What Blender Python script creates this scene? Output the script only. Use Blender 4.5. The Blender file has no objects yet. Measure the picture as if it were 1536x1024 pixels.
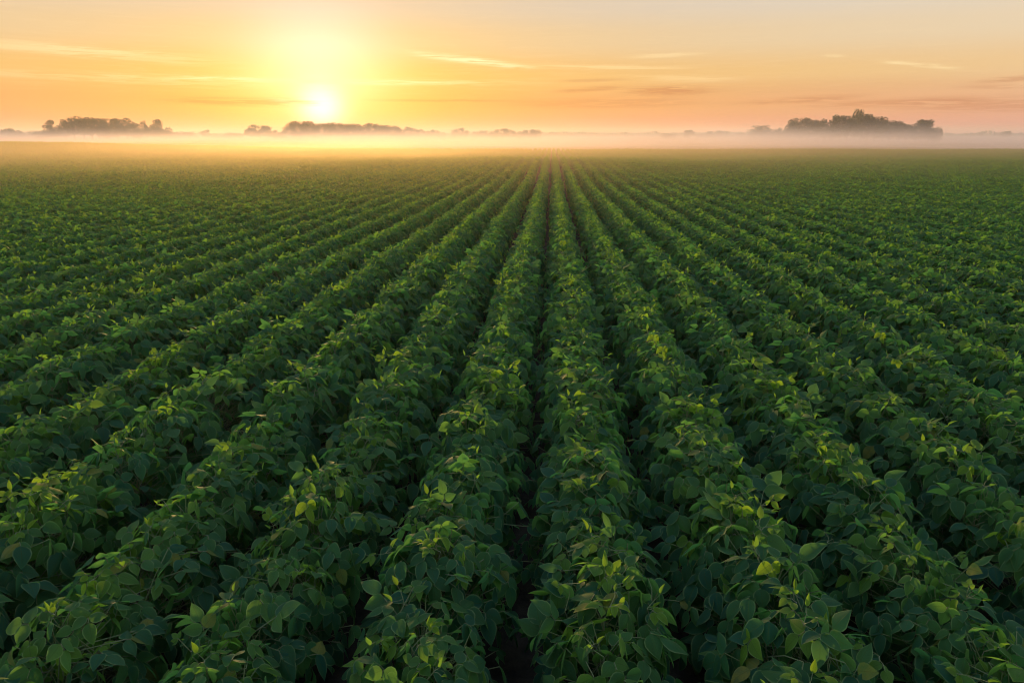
import bpy, math, random
import numpy as np
from mathutils import Vector, Matrix, Euler, noise

random.seed(7)
rng = np.random.default_rng(7)
R = math.radians
scene = bpy.context.scene
COL = scene.collection

# ------------------------------------------------------------------ camera
PW, PH, F = 1536.0, 1024.0, 1024.0          # photograph size and focal length in its pixels
HORIZON_Y, ROWS_X = 203.0, 828.5            # where the crop rows meet
CAM_Z = 2.60
PITCH = math.atan((PH / 2 - HORIZON_Y) / F)
YAW = math.atan((ROWS_X - PW / 2) / (F * math.cos(PITCH) + (PH / 2 - HORIZON_Y) * math.sin(PITCH)))
cam_data = bpy.data.cameras.new('camera')
cam_data.lens = 24.0
cam_data.sensor_width = 36.0
cam_data.clip_start = 0.05
cam_data.clip_end = 20000
cam = bpy.data.objects.new('camera', cam_data)
COL.objects.link(cam)
cam.location = (0, 0, CAM_Z)
cam.rotation_euler = Euler((math.pi / 2 - PITCH, 0, YAW), 'XYZ')
scene.camera = cam
CAM_M = cam.rotation_euler.to_matrix()


def pix_dir(px, py):
    return (CAM_M @ Vector((px - PW / 2, PH / 2 - py, -F))).normalized()


def az_el(px, py):
    d = pix_dir(px, py)
    return math.degrees(math.atan2(d.x, d.y)), math.degrees(math.asin(d.z))


def to_pix(p):
    q = CAM_M.transposed() @ (Vector(p) - Vector((0, 0, CAM_Z)))
    if q.z > -0.1:
        return None
    return PW / 2 + F * q.x / -q.z, PH / 2 - F * q.y / -q.z


SUN_DIR = pix_dir(482, 157)
SUN_AZ = math.atan2(SUN_DIR.x, SUN_DIR.y)
SUN_EL = math.asin(SUN_DIR.z)


def lin(r, g, b):
    f = lambda c: ((c / 255 + 0.055) / 1.055) ** 2.4 if c > 10 else c / 255 / 12.92
    return (f(r), f(g), f(b), 1.0)


# ------------------------------------------------------------------ helpers
def sm(a, b, x):
    t = np.clip((x - a) / (b - a), 0, 1)
    return t * t * (3 - 2 * t)


def terrain(x, y):
    """height of the land: flat near the camera, a slight crest across the field, a rise on the left"""
    x = np.asarray(x, float)
    y = np.asarray(y, float)
    h = 0.34 * np.exp(-((y - 56 - 0.03 * x) / 15.0) ** 2 - (x / 16.0) ** 2)
    h = h - 0.24 * sm(5, 34, y)
    h = h - 0.1 * sm(56, 90, y) + 0.1 * sm(95, 130, y)
    h = h + 1.2 * sm(20, 105, -x) * sm(50, 110, y)
    h = h + 0.05 * np.sin(x * 0.11 + 1.0) * np.sin(y * 0.083) * sm(14, 40, y)
    h = h - 0.6 * sm(150, 260, np.hypot(x, y))
    return h


def mesh_from(name, verts, faces_quad, uv=None, col=None, smooth=True, tris=None):
    me = bpy.data.meshes.new(name)
    v = np.asarray(verts, np.float32).reshape(-1, 3)
    q = np.asarray(faces_quad, np.int32).reshape(-1, 4)
    me.vertices.add(len(v))
    me.vertices.foreach_set('co', v.ravel())
    me.loops.add(len(q) * 4)
    me.loops.foreach_set('vertex_index', q.ravel())
    me.polygons.add(len(q))
    me.polygons.foreach_set('loop_start', np.arange(len(q), dtype=np.int32) * 4)
    me.polygons.foreach_set('use_smooth', np.full(len(q), smooth))
    if uv is not None:
        l = me.uv_layers.new(name='UVMap')
        l.data.foreach_set('uv', np.asarray(uv, np.float32)[q.ravel()].ravel())
    if col is not None:
        a = me.color_attributes.new('leaf', 'FLOAT_COLOR', 'POINT')
        c = np.ones((len(v), 4), np.float32)
        c[:, :3] = col
        a.data.foreach_set('color', c.ravel())
    me.update(calc_edges=True)
    me.validate()
    return me


def obj(name, me, mat=None, parent=None, link=True):
    o = bpy.data.objects.new(name, me)
    if mat is not None and not me.materials:
        me.materials.append(mat)
    if link:
        COL.objects.link(o)
    if parent is not None:
        o.parent = parent
    return o


def tag(o, label=None, cat=None, group=None, kind=None):
    if label:
        o['label'] = label
    if cat:
        o['category'] = cat
    if group:
        o['group'] = group
    if kind:
        o['kind'] = kind
    return o


def ordinal(n):
    ones = ['', 'first', 'second', 'third', 'fourth', 'fifth', 'sixth', 'seventh', 'eighth', 'ninth', 'tenth', 'eleventh',
            'twelfth', 'thirteenth', 'fourteenth', 'fifteenth', 'sixteenth', 'seventeenth', 'eighteenth', 'nineteenth']
    if n < 20:
        return ones[n]
    t = {2: ('twentieth', 'twenty'), 3: ('thirtieth', 'thirty'), 4: ('fortieth', 'forty'), 5: ('fiftieth', 'fifty'), 6: ('sixtieth', 'sixty')}[n // 10]
    return t[0] if n % 10 == 0 else t[1] + '-' + ones[n % 10]


class Geo:
    """collects quads of one mesh"""

    def __init__(self):
        self.v, self.q, self.uv, self.c, self.n = [], [], [], [], 0

    def grid(self, P, uv, col):
        nu, nv = P.shape[:2]
        idx = np.arange(nu * nv).reshape(nu, nv) + self.n
        self.q.append(np.stack([idx[:-1, :-1], idx[:-1, 1:], idx[1:, 1:], idx[1:, :-1]], -1).reshape(-1, 4))
        self.v.append(P.reshape(-1, 3))
        self.uv.append(uv.reshape(-1, 2))
        self.c.append(np.tile(np.asarray(col, float), (nu * nv, 1)))
        self.n += nu * nv

    def tube(self, pts, radii, col=(0.5, 0.5, 0.5), sides=5):
        pts = np.asarray(pts, float)
        rows = []
        for i, p in enumerate(pts):
            t = pts[min(i + 1, len(pts) - 1)] - pts[max(i - 1, 0)]
            t /= np.linalg.norm(t) + 1e-9
            a = np.cross(t, (0, 0, 1.0) if abs(t[2]) < 0.9 else (1.0, 0, 0))
            a /= np.linalg.norm(a)
            b = np.cross(t, a)
            ang = np.linspace(0, 2 * math.pi, sides + 1)
            rows.append(p + radii[i] * (np.cos(ang)[:, None] * a + np.sin(ang)[:, None] * b))
        P = np.array(rows)
        uv = np.stack(np.meshgrid(np.linspace(0, 1, len(pts)), np.linspace(0, 1, sides + 1), indexing='ij'), -1)
        self.grid(P, uv, col)

    def build(self, name, smooth=True):
        return mesh_from(name, np.concatenate(self.v), np.concatenate(self.q), np.concatenate(self.uv), np.concatenate(self.c), smooth)


# ------------------------------------------------------------------ node helpers
class NT:
    def __init__(self, tree):
        self.t = tree
        self.n = tree.nodes
        self.l = tree.links

    def node(self, kind, **kw):
        x = self.n.new(kind)
        for k, v in kw.items():
            setattr(x, k, v)
        return x

    def put(self, sock, val):
        if isinstance(val, bpy.types.NodeSocket):
            self.l.new(val, sock)
        else:
            sock.default_value = val

    def math(self, op, a, b=None, c=None, clamp=False):
        x = self.node('ShaderNodeMath', operation=op, use_clamp=clamp)
        for i, v in enumerate((a, b, c)):
            if v is not None:
                self.put(x.inputs[i], v)
        return x.outputs[0]

    def mix(self, f, a, b, mode='MIX'):
        x = self.node('ShaderNodeMix', data_type='RGBA', blend_type=mode)
        self.put(x.inputs[0], f)
        self.put(x.inputs[6], a)
        self.put(x.inputs[7], b)
        return x.outputs[2]

    def ramp(self, f, stops, interp='LINEAR'):
        x = self.node('ShaderNodeValToRGB')
        cr = x.color_ramp
        cr.interpolation = interp
        while len(cr.elements) > 1:
            cr.elements.remove(cr.elements[-1])
        for i, (p, c) in enumerate(stops):
            e = cr.elements[0] if i == 0 else cr.elements.new(p)
            e.position = p
            e.color = c if len(c) == 4 else (*c, 1)
        self.put(x.inputs[0], f)
        return x.outputs[0]

    def maprange(self, v, a, b, c=0.0, d=1.0, kind='SMOOTHSTEP'):
        x = self.node('ShaderNodeMapRange', interpolation_type=kind)
        self.put(x.inputs[0], v)
        for i, q in zip((1, 2, 3, 4), (a, b, c, d)):
            x.inputs[i].default_value = q
        return x.outputs[0]

    def noise(self, vec, scale, detail=3, rough=0.55, dim='3D', dist=0.0):
        x = self.node('ShaderNodeTexNoise', noise_dimensions=dim)
        if vec is not None:
            self.put(x.inputs['Vector'], vec)
        x.inputs['Scale'].default_value = scale
        x.inputs['Detail'].default_value = detail
        x.inputs['Roughness'].default_value = rough
        x.inputs['Distortion'].default_value = dist
        return x.outputs[0]


def new_mat(name):
    m = bpy.data.materials.new(name)
    m.use_nodes = True
    m.node_tree.nodes.clear()
    return m, NT(m.node_tree)


# ------------------------------------------------------------------ materials
def leaf_material():
    m, t = new_mat('soybean_leaf')
    out = t.node('ShaderNodeOutputMaterial')
    at = t.node('ShaderNodeAttribute', attribute_name='leaf')
    sep = t.node('ShaderNodeSeparateColor')
    t.l.new(at.outputs['Color'], sep.inputs[0])
    age, rnd, tone = sep.outputs[0], sep.outputs[1], sep.outputs[2]
    uvn = t.node('ShaderNodeUVMap', uv_map='UVMap')
    sx = t.node('ShaderNodeSeparateXYZ')
    t.l.new(uvn.outputs[0], sx.inputs[0])
    u, v = sx.outputs[0], t.math('ABSOLUTE', sx.outputs[1])
    # veins: midrib and slanting side veins
    mid = t.maprange(v, 0.02, 0.085, 1, 0)
    ph = t.math('FRACT', t.math('MULTIPLY', t.math('SUBTRACT', u, t.math('MULTIPLY', v, 0.26)), 8.0))
    side = t.maprange(t.math('ABSOLUTE', t.math('SUBTRACT', ph, 0.5)), 0.0, 0.17, 1, 0)
    vein = t.math('MAXIMUM', mid, t.math('MULTIPLY', side, t.maprange(v, 0.35, 1.0, 0.55, 0.12)))
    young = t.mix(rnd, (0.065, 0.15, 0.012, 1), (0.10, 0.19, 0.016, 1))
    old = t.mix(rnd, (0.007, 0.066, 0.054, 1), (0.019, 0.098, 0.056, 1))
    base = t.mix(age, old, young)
    gpos = t.node('ShaderNodeNewGeometry')
    grow = t.noise(gpos.outputs['Position'], 0.11, 3)
    base = t.mix(t.maprange(grow, 0.42, 0.72, 0, 0.28), base, (0.062, 0.105, 0.018, 1))
    tc = t.node('ShaderNodeTexCoord')
    mott = t.noise(tc.outputs['Object'], 28, 3)
    base = t.mix(t.maprange(mott, 0.35, 0.7, 0, 0.22), base, (0.05, 0.075, 0.015, 1))
    # a few leaves with yellowish flecks and brown edges
    edge = t.math('MULTIPLY', t.maprange(v, 0.72, 1.0, 0, 1), t.maprange(tone, 0.95, 0.97, 0, 1))
    base = t.mix(t.math('MULTIPLY', edge, t.maprange(mott, 0.4, 0.6, 0, 0.9)), base, (0.12, 0.09, 0.03, 1))
    base = t.mix(t.math('MULTIPLY', vein, 0.5), base, (0.12, 0.22, 0.05, 1))
    base = t.mix(t.maprange(v, 0.82, 0.98, 0, 0.75), base, (0.25, 0.33, 0.13, 1))  # pale margin: backlight caught along the leaf rim, painted into the base colour
    base = t.mix(t.math('MULTIPLY', t.maprange(tone, 0.985, 0.99, 0, 1), t.maprange(mott, 0.3, 0.6, 0.4, 1)), base, (0.20, 0.19, 0.04, 1))
    geo = t.node('ShaderNodeNewGeometry')
    under = t.mix(0.4, base, (0.045, 0.13, 0.04, 1))
    base2 = t.mix(geo.outputs['Backfacing'], base, under)
    bmp = t.node('ShaderNodeBump')
    bmp.inputs['Strength'].default_value = 0.35
    bmp.inputs['Distance'].default_value = 0.004
    t.put(bmp.inputs['Height'], t.math('SUBTRACT', t.math('MULTIPLY', mott, 0.6), vein))
    p = t.node('ShaderNodeBsdfPrincipled')
    t.put(p.inputs['Base Color'], base2)
    t.put(p.inputs['Roughness'], t.maprange(mott, 0.3, 0.7, 0.56, 0.72))
    p.inputs['Specular IOR Level'].default_value = 0.14
    t.put(p.inputs['Normal'], bmp.outputs[0])
    tr = t.node('ShaderNodeBsdfTranslucent')
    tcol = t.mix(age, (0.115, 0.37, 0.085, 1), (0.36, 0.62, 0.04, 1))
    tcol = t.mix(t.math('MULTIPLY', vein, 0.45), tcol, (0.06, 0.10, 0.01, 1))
    t.put(tr.inputs['Color'], tcol)
    mx = t.node('ShaderNodeMixShader')
    mx.inputs[0].default_value = 0.48
    t.l.new(p.outputs[0], mx.inputs[1])
    t.l.new(tr.outputs[0], mx.inputs[2])
    t.l.new(mx.outputs[0], out.inputs[0])
    return m


def stem_material():
    m, t = new_mat('soybean_stem')
    out = t.node('ShaderNodeOutputMaterial')
    tc = t.node('ShaderNodeTexCoord')
    n = t.noise(tc.outputs['Object'], 18, 3)
    p = t.node('ShaderNodeBsdfPrincipled')
    t.put(p.inputs['Base Color'], t.mix(n, (0.075, 0.13, 0.03, 1), (0.17, 0.18, 0.05, 1)))
    p.inputs['Roughness'].default_value = 0.6
    p.inputs['Sheen Weight'].default_value = 0.35      # the fine hair on soybean stems
    p.inputs['Sheen Roughness'].default_value = 0.4
    t.l.new(p.outputs[0], out.inputs[0])
    return m


def soil_material():
    m, t = new_mat('field_soil')
    out = t.node('ShaderNodeOutputMaterial')
    tc = t.node('ShaderNodeTexCoord')
    n = t.noise(tc.outputs['Object'], 9, 6, 0.65)
    n2 = t.noise(tc.outputs['Object'], 0.035, 4)
    soil = t.mix(t.maprange(n, 0.3, 0.7), (0.006, 0.0048, 0.0036, 1), (0.038, 0.029, 0.019, 1))
    grass = t.mix(n2, (0.05, 0.075, 0.025, 1), (0.085, 0.09, 0.035, 1))
    sep = t.node('ShaderNodeSeparateXYZ')
    t.l.new(tc.outputs['Object'], sep.inputs[0])
    col = t.mix(t.maprange(sep.outputs[1], 128, 134, 0, 1), soil, grass)
    p = t.node('ShaderNodeBsdfPrincipled')
    t.put(p.inputs['Base Color'], col)
    p.inputs['Roughness'].default_value = 0.95
    b = t.node('ShaderNodeBump')
    b.inputs['Strength'].default_value = 0.8
    b.inputs['Distance'].default_value = 0.03
    t.put(b.inputs['Height'], n)
    t.put(p.inputs['Normal'], b.outputs[0])
    t.l.new(p.outputs[0], out.inputs[0])
    return m


def crown_material():
    m, t = new_mat('tree_foliage')
    out = t.node('ShaderNodeOutputMaterial')
    at = t.node('ShaderNodeAttribute', attribute_name='leaf')
    sep = t.node('ShaderNodeSeparateColor')
    t.l.new(at.outputs['Color'], sep.inputs[0])
    col = t.mix(sep.outputs[1], (0.022, 0.032, 0.012, 1), (0.06, 0.075, 0.02, 1))
    p = t.node('ShaderNodeBsdfPrincipled')
    t.put(p.inputs['Base Color'], col)
    p.inputs['Roughness'].default_value = 0.7
    tr = t.node('ShaderNodeBsdfTranslucent')
    t.put(tr.inputs['Color'], t.mix(0.5, col, (0.1, 0.12, 0.01, 1)))
    mx = t.node('ShaderNodeMixShader')
    mx.inputs[0].default_value = 0.2
    t.l.new(p.outputs[0], mx.inputs[1])
    t.l.new(tr.outputs[0], mx.inputs[2])
    t.l.new(mx.outputs[0], out.inputs[0])
    return m


def bark_material():
    m, t = new_mat('tree_bark')
    out = t.node('ShaderNodeOutputMaterial')
    tc = t.node('ShaderNodeTexCoord')
    n = t.noise(tc.outputs['Object'], 3, 5)
    p = t.node('ShaderNodeBsdfPrincipled')
    t.put(p.inputs['Base Color'], t.mix(n, (0.025, 0.02, 0.015, 1), (0.08, 0.065, 0.05, 1)))
    p.inputs['Roughness'].default_value = 0.9
    t.l.new(p.outputs[0], out.inputs[0])
    return m


def hill_material():
    m, t = new_mat('far_hill')
    out = t.node('ShaderNodeOutputMaterial')
    tc = t.node('ShaderNodeTexCoord')
    n = t.noise(tc.outputs['Object'], 0.02, 5)
    p = t.node('ShaderNodeBsdfPrincipled')
    t.put(p.inputs['Base Color'], t.mix(n, (0.03, 0.045, 0.02, 1), (0.07, 0.08, 0.03, 1)))
    p.inputs['Roughness'].default_value = 0.95
    t.l.new(p.outputs[0], out.inputs[0])
    return m


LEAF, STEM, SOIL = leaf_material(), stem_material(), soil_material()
CROWN, BARK, HILL = crown_material(), bark_material(), hill_material()


# ------------------------------------------------------------------ soybean plants
def unit(a):
    a = np.asarray(a, float)
    return a / (np.linalg.norm(a) + 1e-9)


U_NEAR = np.array([0, 0.07, 0.2, 0.38, 0.56, 0.73, 0.87, 0.96, 1.0])
V_NEAR = np.array([-1, -0.55, 0, 0.55, 1.0])
U_MID = np.array([0, 0.14, 0.42, 0.75, 1.0])
V_MID = np.array([-1, 0, 1.0])
U_FAR = np.array([0, 0.4, 1.0])
V_FAR = np.array([-1, 0, 1.0])


def leaflet(g, P, d, n, L, W, fold, droop, age, U, V, r):
    d = unit(d)
    n = unit(n - np.dot(n, d) * d)
    s = np.cross(d, n)
    bend = droop * U ** 1.4
    step = np.diff(U, prepend=0)
    dirs = np.cos(bend)[:, None] * d - np.sin(bend)[:, None] * n
    nrm = np.cos(bend)[:, None] * n + np.sin(bend)[:, None] * d
    c = P + np.cumsum(dirs * step[:, None], 0) * L
    prof = 0.5 * W * U ** 0.58 * (1 - U) ** 1.18 / 0.326
    prof[-1] = 0.0006
    prof[0] = 0.002
    skew = r.uniform(-0.09, 0.09)
    ph, amp = r.uniform(0, 6.28), r.uniform(0.0, 0.09)
    X = V[None, :] * prof[:, None] * (1 + skew * V[None, :])
    lift = np.abs(V)[None, :] ** 1.25 * prof[:, None] * math.sin(fold)
    lift = lift + amp * prof[:, None] * np.sin(ph + 9 * U[:, None] + 2.0 * V[None, :]) * np.abs(V)[None, :]
    P3 = c[:, None, :] + s[None, None, :] * (X * math.cos(fold))[..., None] + nrm[:, None, :] * lift[..., None]
    uv = np.stack(np.meshgrid(U, V, indexing='ij'), -1)
    g.grid(P3, uv, (age, r.uniform(0, 1), r.uniform(0, 1)))


def trifoliate(g, gp, tip, out, droop, L, age, U, V, r):
    """three leaflets at the end of a petiole; out = outward horizontal direction, droop = how far the blade hangs"""
    out = unit(out)
    up = np.array([0, 0, 1.0])
    d0 = unit(out * math.cos(droop) - up * math.sin(droop) + r.normal(0, 0.16, 3))
    n0 = unit(out * math.sin(droop) + up * math.cos(droop) + r.normal(0, 0.22, 3))
    n0 = unit(n0 - np.dot(n0, d0) * d0)
    s0 = np.cross(d0, n0)
    pl = tip + d0 * L * r.uniform(0.22, 0.36)
    if gp is not None:
        gp.tube([tip, pl], [0.0017, 0.0013], sides=4)
    w = r.uniform(0.60, 0.73)
    dd = r.uniform(0.25, 0.8)
    leaflet(g, pl, unit(d0 - up * r.uniform(0.0, 0.3)), n0 + r.normal(0, 0.12, 3), L * r.uniform(0.95, 1.12), L * w, r.uniform(-0.5, 0.35), dd, age, U, V, r)
    for sg in (-1, 1):
        a = r.uniform(0.85, 1.35)
        d = unit(d0 * math.cos(a) + sg * s0 * math.sin(a) - up * r.uniform(-0.15, 0.5))
        n = n0 + sg * s0 * r.uniform(-0.05, 0.6) + r.normal(0, 0.18, 3)
        leaflet(g, tip + d * 0.004, d, n, L * r.uniform(0.82, 1.0), L * w * r.uniform(0.9, 1.02), r.uniform(-0.5, 0.35), r.uniform(0.2, 0.9), age + r.uniform(-0.1, 0.1), U, V, r)


def petiole(g, a, b, r, r0=0.0024, sides=5, sag=0.12):
    m = (a + b) / 2 + np.array([0, 0, sag * np.linalg.norm(b - a)]) + r.normal(0, 0.008, 3)
    m1 = a * 0.25 + m * 0.5 + b * 0.25 + r.normal(0, 0.003, 3)
    g.tube([a, m1 * 0.6 + a * 0.4, m1, m1 * 0.45 + b * 0.55, b], [r0 * 1.25, r0, r0 * 0.9, r0 * 0.8, r0 * 0.75], sides=sides)


def plant_geo(seed, U, V, height=0.70, radius=0.35, n_leaf=34, leaf=0.100, young=0.3, shoots=3, stems=True, n_low=0):
    r = np.random.default_rng(seed)
    fol, sho, stm = Geo(), Geo(), Geo()
    # main stem, two or three side branches
    lean = r.normal(0, 0.03, 2)
    main = [np.array([lean[0] * z, lean[1] * z, z * height * 0.9]) + np.array([*r.normal(0, 0.004, 2), 0]) for z in np.linspace(0, 1, 6)]
    main[0][2] = -0.04
    if stems:
        stm.tube(main, np.linspace(0.0055, 0.0026, 6), sides=6)
    axes = [main]
    for b in range(3):
        a = r.uniform(0, 6.28)
        k = r.uniform(0.1, 0.24)
        p0 = np.array([0, 0, height * r.uniform(0.08, 0.3)])
        p2 = np.array([k * math.cos(a), k * math.sin(a), height * r.uniform(0.7, 0.88)])
        p1 = (p0 + p2) / 2 + np.array([0.05 * math.cos(a), 0.05 * math.sin(a), 0])
        ax = [p0 * (1 - q) ** 2 + 2 * p1 * q * (1 - q) + p2 * q * q for q in np.linspace(0, 1, 5)]
        if stems:
            stm.tube(ax, np.linspace(0.004, 0.0022, 5), sides=5)
        axes.append(ax)
    for i in range(n_leaf):
        q = (i + r.uniform(0, 1)) / n_leaf                     # 0 low .. 1 top
        th = math.pi / 2 * (1 - q) ** 0.75                     # angle from the zenith on the dome
        az = i * 2.39996 + r.uniform(-0.5, 0.5)
        rad = radius * math.sin(th) ** 0.8 * r.uniform(0.66, 1.04)
        z = height * (0.24 + 0.72 * math.cos(th) ** 0.75) * r.uniform(0.93, 1.06)
        o = np.array([math.cos(az), math.sin(az), 0])
        tip = o * rad + np.array([0, 0, z])
        ax = axes[r.integers(0, len(axes))]
        k = r.uniform(0.35, 0.95)
        j = k * (len(ax) - 1)
        root = ax[int(j)] * (1 - j % 1) + ax[min(int(j) + 1, len(ax) - 1)] * (j % 1)
        if root[2] > z - 0.05:
            root = np.array([root[0] * 0.5, root[1] * 0.5, max(0.05, z - 0.16)])
        if stems:
            petiole(stm, root, tip, r)
        # low leaves hang outwards, high leaves lie flat or tilt at random
        droop = 0.62 + 0.62 * (th / 1.57) ** 1.1 + r.normal(0, 0.33)
        if r.uniform() < 0.16 * q:
            droop = r.uniform(-0.9, 0.1)
        o2 = unit(o + np.array([*r.normal(0, 0.55, 2), 0]))
        size = leaf * (1.04 - 0.26 * max(0, q - 0.7) / 0.3) * r.uniform(0.8, 1.15)
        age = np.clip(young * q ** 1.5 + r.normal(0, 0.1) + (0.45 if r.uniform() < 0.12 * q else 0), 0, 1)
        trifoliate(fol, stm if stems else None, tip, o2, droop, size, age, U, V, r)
    for i in range(n_low):
        az = r.uniform(0, 6.28)
        o = np.array([math.cos(az), math.sin(az), 0])
        tip = o * radius * r.uniform(0.75, 1.12) + np.array([0, 0, height * r.uniform(0.14, 0.4)])
        root = main[1] + o * 0.02
        if stems:
            petiole(stm, root, tip, r)
        trifoliate(fol, stm if stems else None, tip, o, r.uniform(0.3, 1.1), leaf * r.uniform(0.8, 1.05), r.uniform(0, 0.12), U, V, r)
    # young shoots: small upright, half folded leaves above the canopy
    for i in range(shoots):
        ax = axes[i % len(axes)]
        b = ax[-1] + np.array([*r.normal(0, 0.03, 2), 0])
        top = b + np.array([*r.normal(0, 0.03, 2), height * r.uniform(0.03, 0.12)])
        if stems:
            stm.tube([ax[-1], (b + top) / 2, top], [0.0024, 0.002, 0.0014], sides=5)
        for j in range(r.integers(2, 5)):
            a = r.uniform(0, 6.28)
            o = np.array([math.cos(a), math.sin(a), 0])
            ang = r.uniform(0.5, 1.3)
            tip = top + o * 0.055 * r.uniform(0.4, 1.3) + np.array([0, 0, 0.05 * r.uniform(-0.2, 1)])
            if stems:
                petiole(stm, top, tip, r, 0.0014, 4, 0.05)
            sz = leaf * r.uniform(0.34, 0.62)
            age = r.uniform(0.6, 1.0)
            if r.uniform() < 0.5:
                trifoliate(sho, stm if stems else None, tip, o, r.uniform(-0.7, 0.5), sz, age, U, V, r)
            else:
                leaflet(sho, tip, o * math.cos(ang) + np.array([0, 0, math.sin(ang)]), np.array([0, 0, 1.0]) - 0.4 * o, sz, sz * 0.5, r.uniform(0.3, 1.0), r.uniform(-0.2, 0.5), age, U, V, r)
    return fol, sho, stm


LOOKS = [   # look, height, radius, leaves, leaflet length, share of young leaves, shoots
    ('tall', 0.725, 0.345, 58, 0.106, 0.32, 2),
    ('broad-leaved', 0.69, 0.36, 48, 0.122, 0.26, 2),
    ('bushy', 0.70, 0.37, 62, 0.104, 0.30, 2),
    ('small-leaved', 0.685, 0.35, 70, 0.092, 0.36, 3),
    ('yellowish', 0.70, 0.35, 58, 0.106, 0.52, 3),
    ('dark', 0.69, 0.36, 56, 0.110, 0.12, 2),
]
NEAR = []           # (look, foliage mesh, shoot mesh, stem mesh)
for k in range(12):
    look, h, rad, nl, lf, yg, sh = LOOKS[k % 6]
    a, b, c = plant_geo(100 + k, U_NEAR, V_NEAR, h, rad, nl, lf, yg, sh, n_low=7)
    ms = [a.build('foliage'), b.build('young_foliage'), c.build('stem')]
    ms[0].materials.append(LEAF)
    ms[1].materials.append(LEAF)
    ms[2].materials.append(STEM)
    NEAR.append((look, *ms))


def joined(parts, name):
    """one mesh from several Geo, first material for leaves, second for stems"""
    g = Geo()
    off, mats = 0, []
    for mi, p in parts:
        for i in range(len(p.v)):
            g.v.append(p.v[i])
            g.q.append(p.q[i] + off)
            g.uv.append(p.uv[i])
            g.c.append(p.c[i])
            mats.append(np.full(len(p.q[i]), mi))
        off += p.n
    me = g.build(name)
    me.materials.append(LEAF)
    me.materials.append(STEM)
    me.polygons.foreach_set('material_index', np.concatenate(mats).astype(np.int32))
    return me


protos = bpy.data.collections.new('crop_sources')      # not linked to the scene
N_MID, N_FAR = 10, 8
for k in range(12):
    look, h, rad, nl, lf, yg, sh = LOOKS[k % 6]
    a, b, c = plant_geo(100 + k, U_NEAR, V_NEAR, h, rad, nl, lf, yg, sh, n_low=7)
    protos.objects.link(bpy.data.objects.new('a_source.%03d' % k, joined([(0, a), (0, b), (1, c)], 'near_crop')))
for k in range(N_MID):
    look, h, rad, nl, lf, yg, sh = LOOKS[k % 6]
    a, b, c = plant_geo(300 + k, U_MID, V_MID, h, rad * 0.82, nl, lf * 0.94, yg, sh, stems=False)
    protos.objects.link(bpy.data.objects.new('b_source.%03d' % k, joined([(0, a), (0, b)], 'mid_crop')))
for k in range(N_FAR):
    g = Geo()
    r = np.random.default_rng(500 + k)
    parts = []
    for j in range(5):                                  # a 1.4 m stretch of row
        look, h, rad, nl, lf, yg, sh = LOOKS[r.integers(0, 6)]
        a, b, c = plant_geo(520 + k * 7 + j, U_FAR, V_FAR, h * r.uniform(0.93, 1.07), rad * 0.74, 26, lf * 1.02, yg, 2, stems=False)
        for p in (a, b):
            p.v = [v + np.array([0, (j - 2) * 0.28, 0]) for v in p.v]
            parts.append((0, p))
    protos.objects.link(bpy.data.objects.new('c_source.%03d' % k, joined(parts, 'far_crop')))

ROW, SPACING = 0.76, 0.24
FURROW_X = -0.104
FIELD_END = 120.0
row_x = lambda k: FURROW_X + ROW * (k + 0.5)

near_list, pts = [], []                                 # pts: x, y, rot, scale, index
for k in range(-230, 230):
    x = row_x(k)
    y = -2.0 + random.uniform(0, SPACING)
    while y < 34.0:
        yy = y + random.uniform(-0.05, 0.05)
        xx = x + random.gauss(0, 0.018) + 0.05 * noise.noise(Vector((k * 3.7, yy * 0.16, 0)))
        d = math.hypot(xx, yy)
        y += SPACING
        if abs(xx) > 4.5 + yy * 1.05:
            continue
        s = random.uniform(0.95, 1.06) * (1 + 0.06 * noise.noise(Vector((xx * 0.5, yy * 0.5, 3))))
        near_list.append([d, k, xx, yy, random.uniform(0, 6.283), s])
    y = 34.0 + random.uniform(0, 1.3)
    while y < FIELD_END + 0.02 * x:
        if abs(x) < 4.5 + y * 1.05:
            pts.append((x + random.gauss(0, 0.02) + 0.05 * noise.noise(Vector((k * 3.7, y * 0.16, 0))), y, random.choice((0, math.pi)) + random.gauss(0, 0.02), random.uniform(0.93, 1.07) * (1 + 0.12 * noise.noise(Vector((x * 0.12, y * 0.09, 5)))), 12 + N_MID + random.randrange(N_FAR)))
        y += 1.36

near_list.sort()
singles = []
for e in near_list:
    d, k, xx, yy, rz, s = e
    p = to_pix((xx, yy, 0.5))
    if len(singles) < 300 and p and -10 < p[0] < PW + 10 and -20 < p[1] < PH + 25:
        singles.append(e)
    else:
        ix = random.randrange(12) if d < 13 else 12 + random.randrange(N_MID)
        pts.append((xx, yy, rz, s, ix))


def row_words(k):
    if k >= 0:
        return 'row just right of central furrow' if k == 0 else ordinal(k + 1) + ' row right of central furrow'
    k = -k - 1
    return 'row just left of central furrow' if k == 0 else ordinal(k + 1) + ' row left of central furrow'


by_row = {}
for e in singles:
    by_row.setdefault(e[1], []).append(e)
for k in sorted(by_row, key=lambda q: (abs(q + 0.5), q)):
    for i, (d, _, xx, yy, rz, s) in enumerate(sorted(by_row[k], key=lambda e: e[3])):
        look, mf, mt, ms = NEAR[random.randrange(12)]
        root = bpy.data.objects.new('soybean_plant', None)
        root.empty_display_size = 0.1
        COL.objects.link(root)
        root.location = (xx, yy, float(terrain(xx, yy)))
        root.rotation_euler = (random.gauss(0, 0.05), random.gauss(0, 0.05), rz)
        root.scale = (s, s, s * random.uniform(0.94, 1.06))
        end = 'nearest' if i == 0 else ordinal(i + 1) + ' from near end'
        tag(root, f'{look} soybean plant, {end} of {row_words(k)}', 'soybean plant', 'soybean plants in the nearest stretch of the crop rows')
        for nm, me in (('foliage', mf), ('young_foliage', mt), ('stem', ms)):
            obj(nm, me, None, root)

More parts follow.
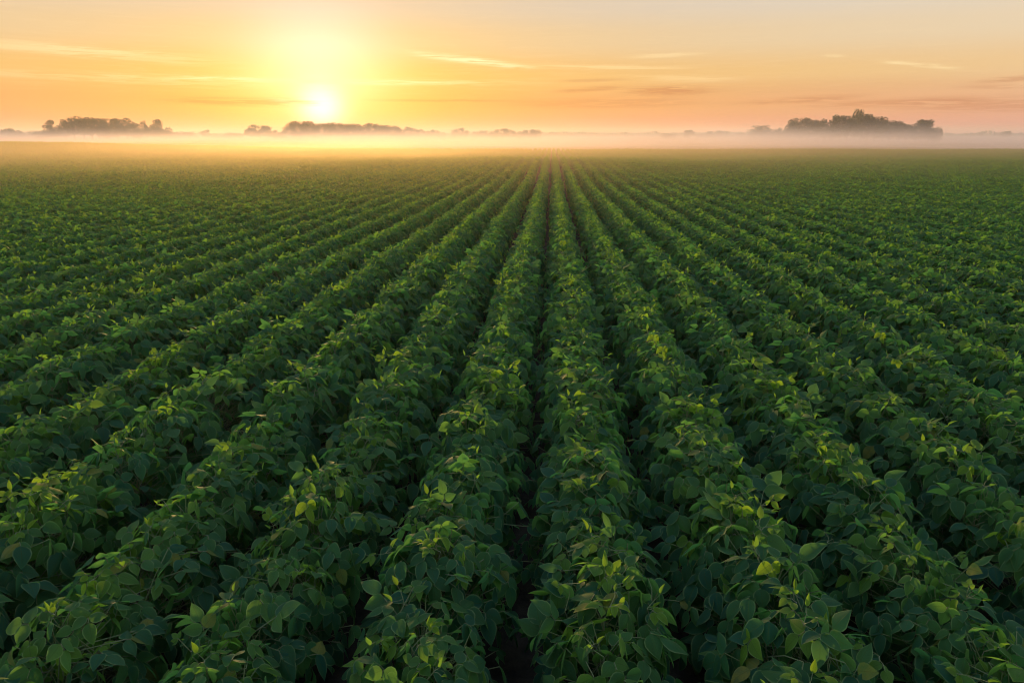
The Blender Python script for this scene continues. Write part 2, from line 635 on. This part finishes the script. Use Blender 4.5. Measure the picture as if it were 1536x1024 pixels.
# all the other plants of the field: one object
pts = np.array(pts)
crop_me = bpy.data.meshes.new('soybean_crop')
crop_me.vertices.add(len(pts))
z = terrain(pts[:, 0], pts[:, 1])
crop_me.vertices.foreach_set('co', np.stack([pts[:, 0], pts[:, 1], z], -1).astype(np.float32).ravel())
a = crop_me.attributes.new('rot', 'FLOAT_VECTOR', 'POINT')
rot = np.zeros((len(pts), 3), np.float32)
rot[:, 2] = pts[:, 2]
a.data.foreach_set('vector', rot.ravel())
a = crop_me.attributes.new('size', 'FLOAT', 'POINT')
a.data.foreach_set('value', pts[:, 3].astype(np.float32))
a = crop_me.attributes.new('which', 'INT', 'POINT')
a.data.foreach_set('value', pts[:, 4].astype(np.int32))
crop = obj('soybean_crop', crop_me)
tag(crop, 'long green soybean rows running away into the mist beyond the nearest plants', 'crop', kind='stuff')
ng = bpy.data.node_groups.new('crop_rows', 'GeometryNodeTree')
ng.interface.new_socket('Geometry', in_out='INPUT', socket_type='NodeSocketGeometry')
ng.interface.new_socket('Geometry', in_out='OUTPUT', socket_type='NodeSocketGeometry')
gi, go = ng.nodes.new('NodeGroupInput'), ng.nodes.new('NodeGroupOutput')
iop = ng.nodes.new('GeometryNodeInstanceOnPoints')
ci = ng.nodes.new('GeometryNodeCollectionInfo')
ci.inputs['Collection'].default_value = protos
ci.inputs['Separate Children'].default_value = True
ci.inputs['Reset Children'].default_value = True


def named(n, kind):
    x = ng.nodes.new('GeometryNodeInputNamedAttribute')
    x.data_type = kind
    x.inputs[0].default_value = n
    return x.outputs[0]


e2r = ng.nodes.new('FunctionNodeEulerToRotation')
ng.links.new(named('rot', 'FLOAT_VECTOR'), e2r.inputs[0])
ng.links.new(gi.outputs[0], iop.inputs['Points'])
ng.links.new(ci.outputs[0], iop.inputs['Instance'])
iop.inputs['Pick Instance'].default_value = True
ng.links.new(named('which', 'INT'), iop.inputs['Instance Index'])
ng.links.new(e2r.outputs[0], iop.inputs['Rotation'])
ng.links.new(named('size', 'FLOAT'), iop.inputs['Scale'])
ng.links.new(iop.outputs[0], go.inputs[0])
crop.modifiers.new('rows', 'NODES').node_group = ng

# ------------------------------------------------------------------ ground
xs = np.concatenate([np.linspace(-6000, -260, 24), np.linspace(-240, 240, 161), np.linspace(260, 6000, 24)])
ys = np.concatenate([np.linspace(-3000, -30, 10), np.linspace(-20, 280, 151), np.linspace(300, 7000, 40)])
X, Y = np.meshgrid(xs, ys, indexing='ij')
Pg = np.stack([X, Y, terrain(X, Y)], -1)
gg = Geo()
gg.grid(Pg, np.stack([X, Y], -1), (0.5, 0.5, 0.5))
ground = obj('ground', gg.build('ground'), SOIL)
tag(ground, 'dark soil of the field and misty pasture beyond it', 'ground', kind='structure')

# ------------------------------------------------------------------ trees
def crown_geo(seed, kind):
    """leaf clumps filling several lobes; unit tree: height 1, width 1, base at 0"""
    r = np.random.default_rng(seed)
    g = Geo()
    lobes = []
    if kind == 'round':
        lobes.append((np.array([0, 0, 0.55]), np.array([0.40, 0.40, 0.40])))
        for i in range(13):
            a, zz = r.uniform(0, 6.28), r.uniform(0.22, 0.9)
            k = 0.36 * math.sqrt(max(0.05, 1 - ((zz - 0.5) / 0.5) ** 2))
            q = r.uniform(0.12, 0.2)
            lobes.append((np.array([k * math.cos(a), k * math.sin(a), zz]), np.array([q, q, q * 0.8])))
    elif kind == 'open':
        for i in range(12):
            a, zz = r.uniform(0, 6.28), r.uniform(0.25, 0.93)
            k = r.uniform(0.1, 0.4) * (1.15 - 0.5 * zz)
            q = r.uniform(0.13, 0.22)
            lobes.append((np.array([k * math.cos(a), k * math.sin(a), zz]), np.array([q, q, q * 0.8])))
        lobes.append((np.array([0, 0, 0.38]), np.array([0.4, 0.4, 0.28])))
    else:   # bush-like, low and wide
        for i in range(14):
            a, k = r.uniform(0, 6.28), r.uniform(0, 0.36)
            q = r.uniform(0.14, 0.26)
            lobes.append((np.array([k * math.cos(a), k * math.sin(a), r.uniform(0.2, 0.92 - 0.4 * k)]), np.array([q, q, q])))
        lobes.append((np.array([0, 0, 0.35]), np.array([0.45, 0.45, 0.36])))
    vol = np.array([l[1].prod() ** (2 / 3) for l in lobes])
    n = 2600
    for li in r.choice(len(lobes), n, p=vol / vol.sum()):
        c, e = lobes[li]
        v = unit(r.normal(0, 1, 3)) * r.uniform(0.25, 1.0) ** 0.45
        p = c + v * e
        if p[2] < 0.02:
            p[2] = r.uniform(0.02, 0.1)
        s = r.uniform(0.012, 0.034)
        d = unit(r.normal(0, 1, 3))
        t = unit(np.cross(d, r.normal(0, 1, 3)))
        w = r.uniform(0.5, 0.9)
        P = np.array([[p - d * s - t * s * w * 0.6, p - d * s * 0.2 - t * s * w], [p + d * s * 0.3 + t * s * w, p + d * s + t * s * w * 0.2]])
        g.grid(P, np.zeros((2, 2, 2)), (0.5, r.uniform(0, 1), 0))
    return g.build('crown', smooth=False)


def trunk_geo(seed):
    r = np.random.default_rng(seed)
    g = Geo()
    g.tube([np.array([0, 0, -0.02]), np.array([0.004, 0, 0.15]), np.array([0.01, 0.008, 0.4]), np.array([0.0, 0.0, 0.75])], [0.032, 0.023, 0.016, 0.006], sides=8)
    for i in range(6):
        a, z0 = i * 1.05 + r.uniform(0, 0.6), r.uniform(0.18, 0.45)
        o = np.array([math.cos(a), math.sin(a), 0])
        k = r.uniform(0.2, 0.33)
        g.tube([np.array([0, 0, z0]), o * k * 0.5 + np.array([0, 0, z0 + 0.12]), o * k + np.array([0, 0, z0 + r.uniform(0.2, 0.35)])], [0.012, 0.008, 0.003], sides=6)
    return g.build('trunk')


KINDS = ['round', 'open', 'bush']
CROWNS = {k: [crown_geo(700 + 10 * i + j, k) for j in range(5)] for i, k in enumerate(KINDS)}
TRUNKS = [trunk_geo(800 + j) for j in range(4)]
for k in CROWNS:
    for me in CROWNS[k]:
        me.materials.append(CROWN)
for me in TRUNKS:
    me.materials.append(BARK)


def tree(px, top, width, D, kind, label, group):
    """a tree whose top shows at (px, top) from the camera, standing D metres away"""
    az, el = az_el(px, top)
    x, y = D * math.sin(R(az)), D * math.cos(R(az))
    gz = float(terrain(x, y))
    h = CAM_Z + D * math.tan(R(el)) - gz
    w = width / F * D * (1.05 if kind == 'open' else 1.18)
    root = bpy.data.objects.new('tree', None)
    COL.objects.link(root)
    root.location = (x, y, gz)
    root.rotation_euler = (0, 0, random.uniform(0, 6.28))
    tag(root, label, 'tree', group)
    c = obj('crown', random.choice(CROWNS[kind]), None, root)
    c.scale = (w, w, h * (1.14 if px < 830 else 1.0))
    t = obj('trunk', random.choice(TRUNKS), None, root)
    t.scale = (w, w, h)
    return root


GROVES = [
    # name in labels, group, distance, [(x, top, width, kind)]
    ('the small clump at the left edge of the field', 'trees of the small far clump', 520,
     [(4, 197, 18, 'bush'), (11, 194, 17, 'round'), (22, 196, 15, 'round'), (33, 200, 18, 'bush')]),
    ('the grey brown left grove', 'trees of the left grove', 430,
     [(60, 197, 20, 'bush'), (70, 188, 18, 'open'), (80, 184.5, 20, 'open'), (95, 185.5, 18, 'open'), (107, 178, 26, 'round'), (122, 180, 26, 'round'),
      (134, 179, 26, 'round'), (145, 179.5, 24, 'round'), (157, 183, 24, 'bush'), (172, 178.3, 28, 'open'), (187, 180.3, 26, 'round'), (197, 187, 24, 'round'), (206, 193, 22, 'bush')]),
    ('the three-topped clump right of the left grove', 'trees of the three-topped clump', 430,
     [(218, 183.5, 17, 'open'), (229, 182.5, 19, 'open'), (238, 183.5, 17, 'open'), (248, 191, 20, 'bush')]),
    ('the low scrub left of the sun', 'low scrub trees left of the sun', 480,
     [(263, 199, 22, 'bush'), (283, 200, 24, 'bush'), (308, 196.5, 12, 'round'), (326, 201, 24, 'bush'), (345, 201, 24, 'bush'), (358, 200, 14, 'bush')]),
    ('the lone round clump left of the sun', 'trees of the lone clump left of the sun', 450,
     [(377, 194, 20, 'round'), (389, 189, 28, 'round'), (398, 192, 20, 'round'), (409, 197, 14, 'round'), (421, 200, 20, 'bush')]),
    ('the orange grove below the sun', 'trees of the grove below the sun', 450,
     [(437, 188, 24, 'round'), (449, 183.5, 26, 'round'), (460, 184, 24, 'round'), (472, 189, 24, 'bush'), (485, 186.8, 22, 'round'), (495, 186.5, 22, 'round'), (505, 188, 22, 'round'),
      (515, 186.8, 22, 'round'), (526, 187.2, 22, 'round'), (537, 188.4, 20, 'round'), (547, 188.4, 20, 'round'), (558, 186.8, 20, 'round'), (568, 188, 20, 'round'), (579, 189, 20, 'round'), (590, 190.5, 20, 'round'), (599, 194, 18, 'bush')]),
    ('the thin line right of the orange grove', 'trees of the thin line right of the orange grove', 470,
     [(611, 192.4, 14, 'round'), (621, 193.4, 14, 'round'), (632, 195.3, 15, 'round'), (643, 197, 13, 'round'), (653, 196.3, 13, 'round'), (664, 199, 16, 'bush'), (680, 197.5, 13, 'bush'), (689, 194, 15, 'round'), (699, 198, 13, 'bush')]),
    ('the low line behind the row ends', 'trees of the low line behind the row ends', 560,
     [(712, 198, 18, 'bush'), (724, 197, 18, 'round'), (738, 197.5, 18, 'bush'), (752, 194.6, 20, 'round'), (765, 195.6, 18, 'round'), (780, 198, 18, 'bush'), (794, 195.6, 20, 'round'), (804, 195.6, 16, 'round')]),
    ('the faint line left of the dark grove', 'trees of the faint line left of the dark grove', 600,
     [(1006, 198, 26, 'bush'), (1034, 194, 15, 'round'), (1056, 198.5, 22, 'bush'), (1072, 195.6, 22, 'round'), (1086, 196, 22, 'round'), (1111, 197.5, 20, 'bush'), (1127, 195, 18, 'bush')]),
    ('the dark grove right of the rows', 'trees of the dark right grove', 390,
     [(1138, 189.5, 28, 'bush'), (1148, 189, 26, 'bush'), (1160, 192.5, 26, 'bush'), (1172, 191, 16, 'open'), (1182, 187, 18, 'open'), (1193, 179, 24, 'round'), (1203, 174.5, 26, 'round'), (1216, 177.5, 26, 'round'), (1228, 179, 26, 'round'),
      (1241, 177, 26, 'round'), (1253, 171.5, 24, 'open'), (1264, 171, 28, 'round'), (1275, 170.5, 28, 'round'), (1288, 163.5, 18, 'round'), (1297, 171, 26, 'round'), (1306, 169.5, 28, 'round'), (1316, 173.5, 28, 'round'),
      (1328, 177.5, 26, 'round'), (1338, 179, 26, 'round'), (1352, 183, 26, 'round'), (1363, 185, 24, 'round'), (1378, 181, 20, 'open'), (1388, 177, 23, 'round'), (1397, 183, 20, 'open'), (1406, 189, 16, 'bush')]),
]
LOOK_WORD = {'round': 'rounded', 'open': 'loose-crowned', 'bush': 'bushy'}
for name, grp, D, lst in GROVES:
    for i, (px, top, w, kind) in enumerate(lst):
        tree(px, top, w, D * random.uniform(0.98, 1.02), kind, f'{LOOK_WORD[kind]} tree, {ordinal(i + 1)} from left in {name}', grp)
tree(1510, 196, 11, 900, 'round', 'tiny lone round tree far away beyond the dark grove', None)

# the faint wood along the horizon, one mass
g = Geo()
r = np.random.default_rng(99)
lead = np.array([unit(r.normal(0, 1, 3)) for _ in range(9000)])
ang = np.radians(r.uniform(-44, 44, 9000))
prof = lambda q: 0.55 + 0.25 * math.sin(q * 61) + 0.2 * math.sin(q * 143 + 1) + 0.18 * math.sin(q * 307 + 2)
for i in range(9000):
    D = r.uniform(1480, 1560)
    hmax = 3.5 + 7 * prof(ang[i])
    zt = hmax * r.uniform(0, 1) ** 0.7
    p = np.array([D * math.sin(ang[i]), D * math.cos(ang[i]), zt - 0.6])
    s = r.uniform(0.9, 2.2)
    t = unit(np.cross(lead[i], r.normal(0, 1, 3)))
    P = np.array([[p - lead[i] * s - t * s * 0.5, p - t * s], [p + t * s, p + lead[i] * s + t * s * 0.3]])
    g.grid(P, np.zeros((2, 2, 2)), (0.5, r.uniform(0, 1), 0))
wood = obj('far_woods', g.build('far_woods', smooth=False), CROWN)
tag(wood, 'faint far wood along the misty horizon', 'woods', kind='stuff')

# low hills at the horizon
g = Geo()
aa = np.radians(np.linspace(-60, 60, 241))
rr = np.array([1650.0, 1720, 1800, 1900, 2050, 2300])
prf = np.array([0, 0.6, 0.95, 1.0, 0.7, 0.0])
hh = 8 + 3 * np.sin(aa * 9 + 0.6) + 1.5 * np.sin(aa * 23 + 2)
Pm = np.stack([rr[:, None] * np.sin(aa)[None], rr[:, None] * np.cos(aa)[None], prf[:, None] * hh[None] - 1.2], -1)
g.grid(Pm.transpose(1, 0, 2), np.stack(np.meshgrid(aa, rr, indexing='ij'), -1), (0.5, 0.5, 0.5))
hill = obj('hills', g.build('hills'), HILL)
tag(hill, 'low pale hills along the horizon', 'hills', kind='structure')


# ------------------------------------------------------------------ haze and ground mist
def box(name, lo, hi):
    (x0, y0, z0), (x1, y1, z1) = lo, hi
    v = [(x0, y0, z0), (x1, y0, z0), (x1, y1, z0), (x0, y1, z0), (x0, y0, z1), (x1, y0, z1), (x1, y1, z1), (x0, y1, z1)]
    q = [(0, 3, 2, 1), (4, 5, 6, 7), (0, 1, 5, 4), (1, 2, 6, 5), (2, 3, 7, 6), (3, 0, 4, 7)]
    return mesh_from(name, v, q, smooth=False)


HAZE_D = 0.00034
m, t = new_mat('haze_air')
out = t.node('ShaderNodeOutputMaterial')
pv = t.node('ShaderNodeVolumePrincipled')
pv.inputs['Color'].default_value = (0.96, 0.86, 0.76, 1)
pv.inputs['Density'].default_value = HAZE_D
pv.inputs['Anisotropy'].default_value = 0.5
t.l.new(pv.outputs[0], out.inputs['Volume'])
haze = obj('haze', box('haze', (-2600, -300, -6), (2600, 2700, 24)), m)
tag(haze, 'thin golden morning haze over the whole field', 'haze', kind='stuff')

m, t = new_mat('mist_bank')
out = t.node('ShaderNodeOutputMaterial')
geo = t.node('ShaderNodeNewGeometry')
sep = t.node('ShaderNodeSeparateXYZ')
t.l.new(geo.outputs['Position'], sep.inputs[0])
px_, py_, pz_ = sep.outputs
stretch = t.node('ShaderNodeVectorMath', operation='MULTIPLY')
t.l.new(geo.outputs['Position'], stretch.inputs[0])
stretch.inputs[1].default_value = (1, 0.6, 9)
nz = t.noise(stretch.outputs[0], 0.016, 3, 0.55)
patch = t.maprange(nz, 0.32, 0.68, 0.3, 1.7)
zpos = t.math('MAXIMUM', pz_, 0.0)
# the bank beyond the field, thinning upwards
bank = t.math('EXPONENT', t.math('MULTIPLY', zpos, -1.0 / 1.8))
bank = t.math('MULTIPLY', bank, t.math('MULTIPLY', t.maprange(py_, 110, 165, 0, 1), t.maprange(py_, 300, 480, 1, 0.05)))
bank = t.math('MULTIPLY', t.math('MULTIPLY', bank, patch), 0.0180)
# thinner mist drifting over the far half of the field, thicker on the left
low = t.math('MULTIPLY', t.math('MULTIPLY', t.maprange(py_, 2, 52, 0, 1), t.maprange(px_, -15, 70, 1, 1.05)), t.maprange(pz_, 0.7, 3.4, 1, 0))
low = t.math('MULTIPLY', t.math('MULTIPLY', low, patch), 0.0060)
low = t.math('MULTIPLY', low, t.maprange(py_, 105, 150, 1, 0))
vols = []
for dens, colour, g_ in ((bank, (0.985, 0.88, 0.93, 1), 0.3), (low, (0.97, 0.72, 0.55, 1), 0.70)):
    pv = t.node('ShaderNodeVolumePrincipled')
    pv.inputs['Color'].default_value = colour
    pv.inputs['Anisotropy'].default_value = g_
    t.put(pv.inputs['Density'], dens)
    vols.append(pv)
ads = t.node('ShaderNodeAddShader')
t.l.new(vols[0].outputs[0], ads.inputs[0])
t.l.new(vols[1].outputs[0], ads.inputs[1])
t.l.new(ads.outputs[0], out.inputs['Volume'])
mist = obj('mist', box('mist', (-1400, -4, -4), (1400, 1200, 11)), m)
tag(mist, 'pale low mist bank lying beyond the far field edge', 'mist', kind='stuff')

# ------------------------------------------------------------------ sky and sun
world = bpy.data.worlds.new('World')
scene.world = world
world.use_nodes = True
t = NT(world.node_tree)
t.n.clear()
out = t.node('ShaderNodeOutputWorld')
tc = t.node('ShaderNodeTexCoord')
nrm = t.node('ShaderNodeVectorMath', operation='NORMALIZE')
t.l.new(tc.outputs['Generated'], nrm.inputs[0])
sep = t.node('ShaderNodeSeparateXYZ')
t.l.new(nrm.outputs[0], sep.inputs[0])
dx, dy, dz = sep.outputs
el = t.math('MULTIPLY', t.math('ARCSINE', dz), 180 / math.pi)
az = t.math('MULTIPLY', t.math('ARCTAN2', dx, dy), 180 / math.pi)
SA, SE = math.degrees(SUN_AZ), math.degrees(SUN_EL)
daz = t.math('SUBTRACT', az, SA)
dele = t.math('SUBTRACT', el, SE)

base = t.ramp(t.math('DIVIDE', t.math('ADD', el, 2.0), 92.0), [
    (0.0, lin(222, 132, 88)),
    (2.5 / 92, lin(226, 118, 70)),
    (4.2 / 92, lin(232, 150, 64)),
    (6.5 / 92, lin(238, 180, 88)),
    (9.0 / 92, lin(234, 196, 142)),
    (11.5 / 92, lin(224, 200, 172)),
    (20.0 / 92, lin(210, 206, 202)),
    (36.0 / 92, lin(190, 208, 230)),
    (1.0, lin(162, 197, 246)),
], 'EASE')


def gauss(cx, cy, sx, sy):
    a = t.math('DIVIDE', t.math('SUBTRACT', az, cx), sx)
    b = t.math('DIVIDE', t.math('SUBTRACT', el, cy), sy)
    q = t.math('ADD', t.math('MULTIPLY', a, a), t.math('MULTIPLY', b, b))
    return t.math('EXPONENT', t.math('MULTIPLY', q, -1.0))


def add_glow(col, f, c, k):
    return t.mix(t.math('MULTIPLY', f, k), col, c, 'ADD')


# away from the sun the sky is dimmer and cooler
away = t.maprange(t.math('ABSOLUTE', daz), 40, 150, 0, 1)
base = t.mix(t.math('MULTIPLY', away, 0.6), base, lin(128, 140, 168))
side = t.maprange(t.math('ABSOLUTE', daz), 6, 50, 0, 1, 'LINEAR')
sky = add_glow(base, side, (0.11, 0.175, 0.22, 1), 1.0)
sky = add_glow(sky, gauss(SA, SE + 3.5, 13.0, 5.0), (0.08, 0.09, 0.02, 1), 1.0)
sky = add_glow(sky, gauss(SA, SE + 0.9, 6.0, 3.2), (0.28, 0.29, -0.15, 1), 1.0)
sky = add_glow(sky, gauss(SA, SE + 2.8, 5.0, 3.8), (0.30, 0.28, 0.46, 1), 1.0)
sky = add_glow(sky, gauss(SA, SE - 0.25, 1.6, 1.45), (0.8, 0.7, 1.0, 1), 1.0)

# thin clouds: (x, y, half width, half height in photo pixels, slope, strength, lighter or darker)
wav = t.node('ShaderNodeCombineXYZ')
t.l.new(t.math('MULTIPLY', az, 0.075), wav.inputs[0])
t.l.new(t.math('MULTIPLY', el, 1.5), wav.inputs[1])
fine = t.noise(wav.outputs[0], 3.6, 6, 0.66, dist=0.8)
broad = t.noise(wav.outputs[0], 0.9, 4, 0.55, dist=0.4)
wob = t.math('MULTIPLY', t.math('SUBTRACT', broad, 0.5), 0.9)
CLOUDS = [
    (688, 88, 60, 3.4, 0.09, 1.25, 1), (735, 95, 44, 2.6, 0.1, 0.9, 1), (880, 101, 110, 2.2, 0.02, 0.45, 1), (480, 122, 200, 2.8, 0.0, 0.95, 1),
    (150, 118, 200, 3.6, 0.02, 0.26, 1), (60, 72, 120, 4.2, 0.02, 0.42, 1), (180, 82, 110, 6.0, 0.05, 0.28, 1), (442, 153, 28, 2.4, 0.08, 1.4, 1),
    (1000, 83, 45, 2.2, -0.02, 0.4, 1), (1378, 98, 36, 2.0, 0.13, 0.7, 1), (1250, 84, 12, 1.6, 0.08, 0.35, 1), (1030, 118, 60, 3.5, 0.03, 0.35, 1),
    (365, 152, 82, 4.6, 0.0, 0.85, 0), (665, 151, 90, 1.6, 0.0, 0.5, 0), (885, 134, 46, 3.0, -0.06, 0.55, 0), (1000, 137, 56, 5.0, 0.0, 0.7, 0),
    (900, 155, 130, 6.0, 0.0, 0.38, 0), (890, 121, 45, 1.8, -0.02, 0.4, 0), (1200, 150, 70, 3.2, -0.05, 0.5, 0), (1340, 154, 90, 4.0, -0.02, 0.5, 0), (1490, 158, 90, 6.0, 0.0, 0.5, 0),
    (1515, 119, 34, 2.6, -0.06, 0.5, 0), (1500, 131, 40, 2.2, 0.02, 0.3, 0), (1200, 130, 200, 9, 0.0, 0.14, 0),
]
for (cx, cy, hw, hh_, slope, k, light) in CLOUDS:
    a0, e0 = az_el(cx, cy)
    sx, sy = hw / F * 57.3 * 0.95, hh_ / F * 57.3 * 1.05
    a = t.math('SUBTRACT', az, a0)
    b = t.math('SUBTRACT', el, e0)
    b = t.math('ADD', b, t.math('MULTIPLY', a, slope))
    b = t.math('ADD', b, t.math('MULTIPLY', wob, min(0.45, sy * 1.5)))
    q = t.math('ADD', t.math('POWER', t.math('ABSOLUTE', t.math('DIVIDE', a, sx)), 2.6), t.math('POWER', t.math('ABSOLUTE', t.math('DIVIDE', b, sy)), 2.0))
    f = t.math('EXPONENT', t.math('MULTIPLY', q, -1.0))
    f = t.math('MULTIPLY', t.math('MULTIPLY', f, 1.7), t.maprange(fine, 0.34, 0.6, 0.1, 1.0), clamp=True)
    if light:
        sky = t.mix(t.math('MULTIPLY', f, k * 0.7), sky, (1.25, 1.0, 0.55, 1))
    else:
        sky = t.mix(t.math('MULTIPLY', f, k), sky, t.mix(1.0, sky, (0.70, 0.42, 0.40, 1), 'MULTIPLY'))
sky = t.mix(t.math('MULTIPLY', t.maprange(fine, 0.45, 0.75, 0, 1), t.maprange(el, 1.5, 4, 0, 0.12)), sky, (1.1, 0.85, 0.5, 1))

bg = t.node('ShaderNodeBackground')
t.put(bg.inputs[0], sky)
bg.inputs[1].default_value = 0.84
st = t.node('ShaderNodeTexSky', sky_type='NISHITA')
st.sun_disc = False
st.sun_elevation = SUN_EL
st.sun_rotation = SUN_AZ
bg2 = t.node('ShaderNodeBackground')
t.l.new(st.outputs[0], bg2.inputs[0])
bg2.inputs[1].default_value = 0.02
ad = t.node('ShaderNodeAddShader')
t.l.new(bg.outputs[0], ad.inputs[0])
t.l.new(bg2.outputs[0], ad.inputs[1])
t.l.new(ad.outputs[0], out.inputs[0])
world.cycles.sampling_method = 'MANUAL'
world.cycles.sample_map_resolution = 1024

sun_d = bpy.data.lights.new('sun', 'SUN')
sun_d.energy = 4.4
sun_d.angle = R(0.6)
sun_d.color = (1.0, 0.61, 0.20)
sun = bpy.data.objects.new('sun', sun_d)
COL.objects.link(sun)
sun.rotation_euler = SUN_DIR.to_track_quat('Z', 'Y').to_euler()
sun.location = SUN_DIR * 50

# ------------------------------------------------------------------ render settings
scene.view_settings.view_transform = 'Standard'
scene.view_settings.look = 'None'
scene.view_settings.exposure = 0.0
scene.view_settings.gamma = 1.0
cy = scene.cycles
cy.use_denoising = True
cy.max_bounces = 6
cy.diffuse_bounces = 3
cy.glossy_bounces = 2
cy.transmission_bounces = 3
cy.volume_bounces = 1
cy.sample_clamp_indirect = 4.0
cy.volume_max_steps = 256
cy.filter_width = 1.05
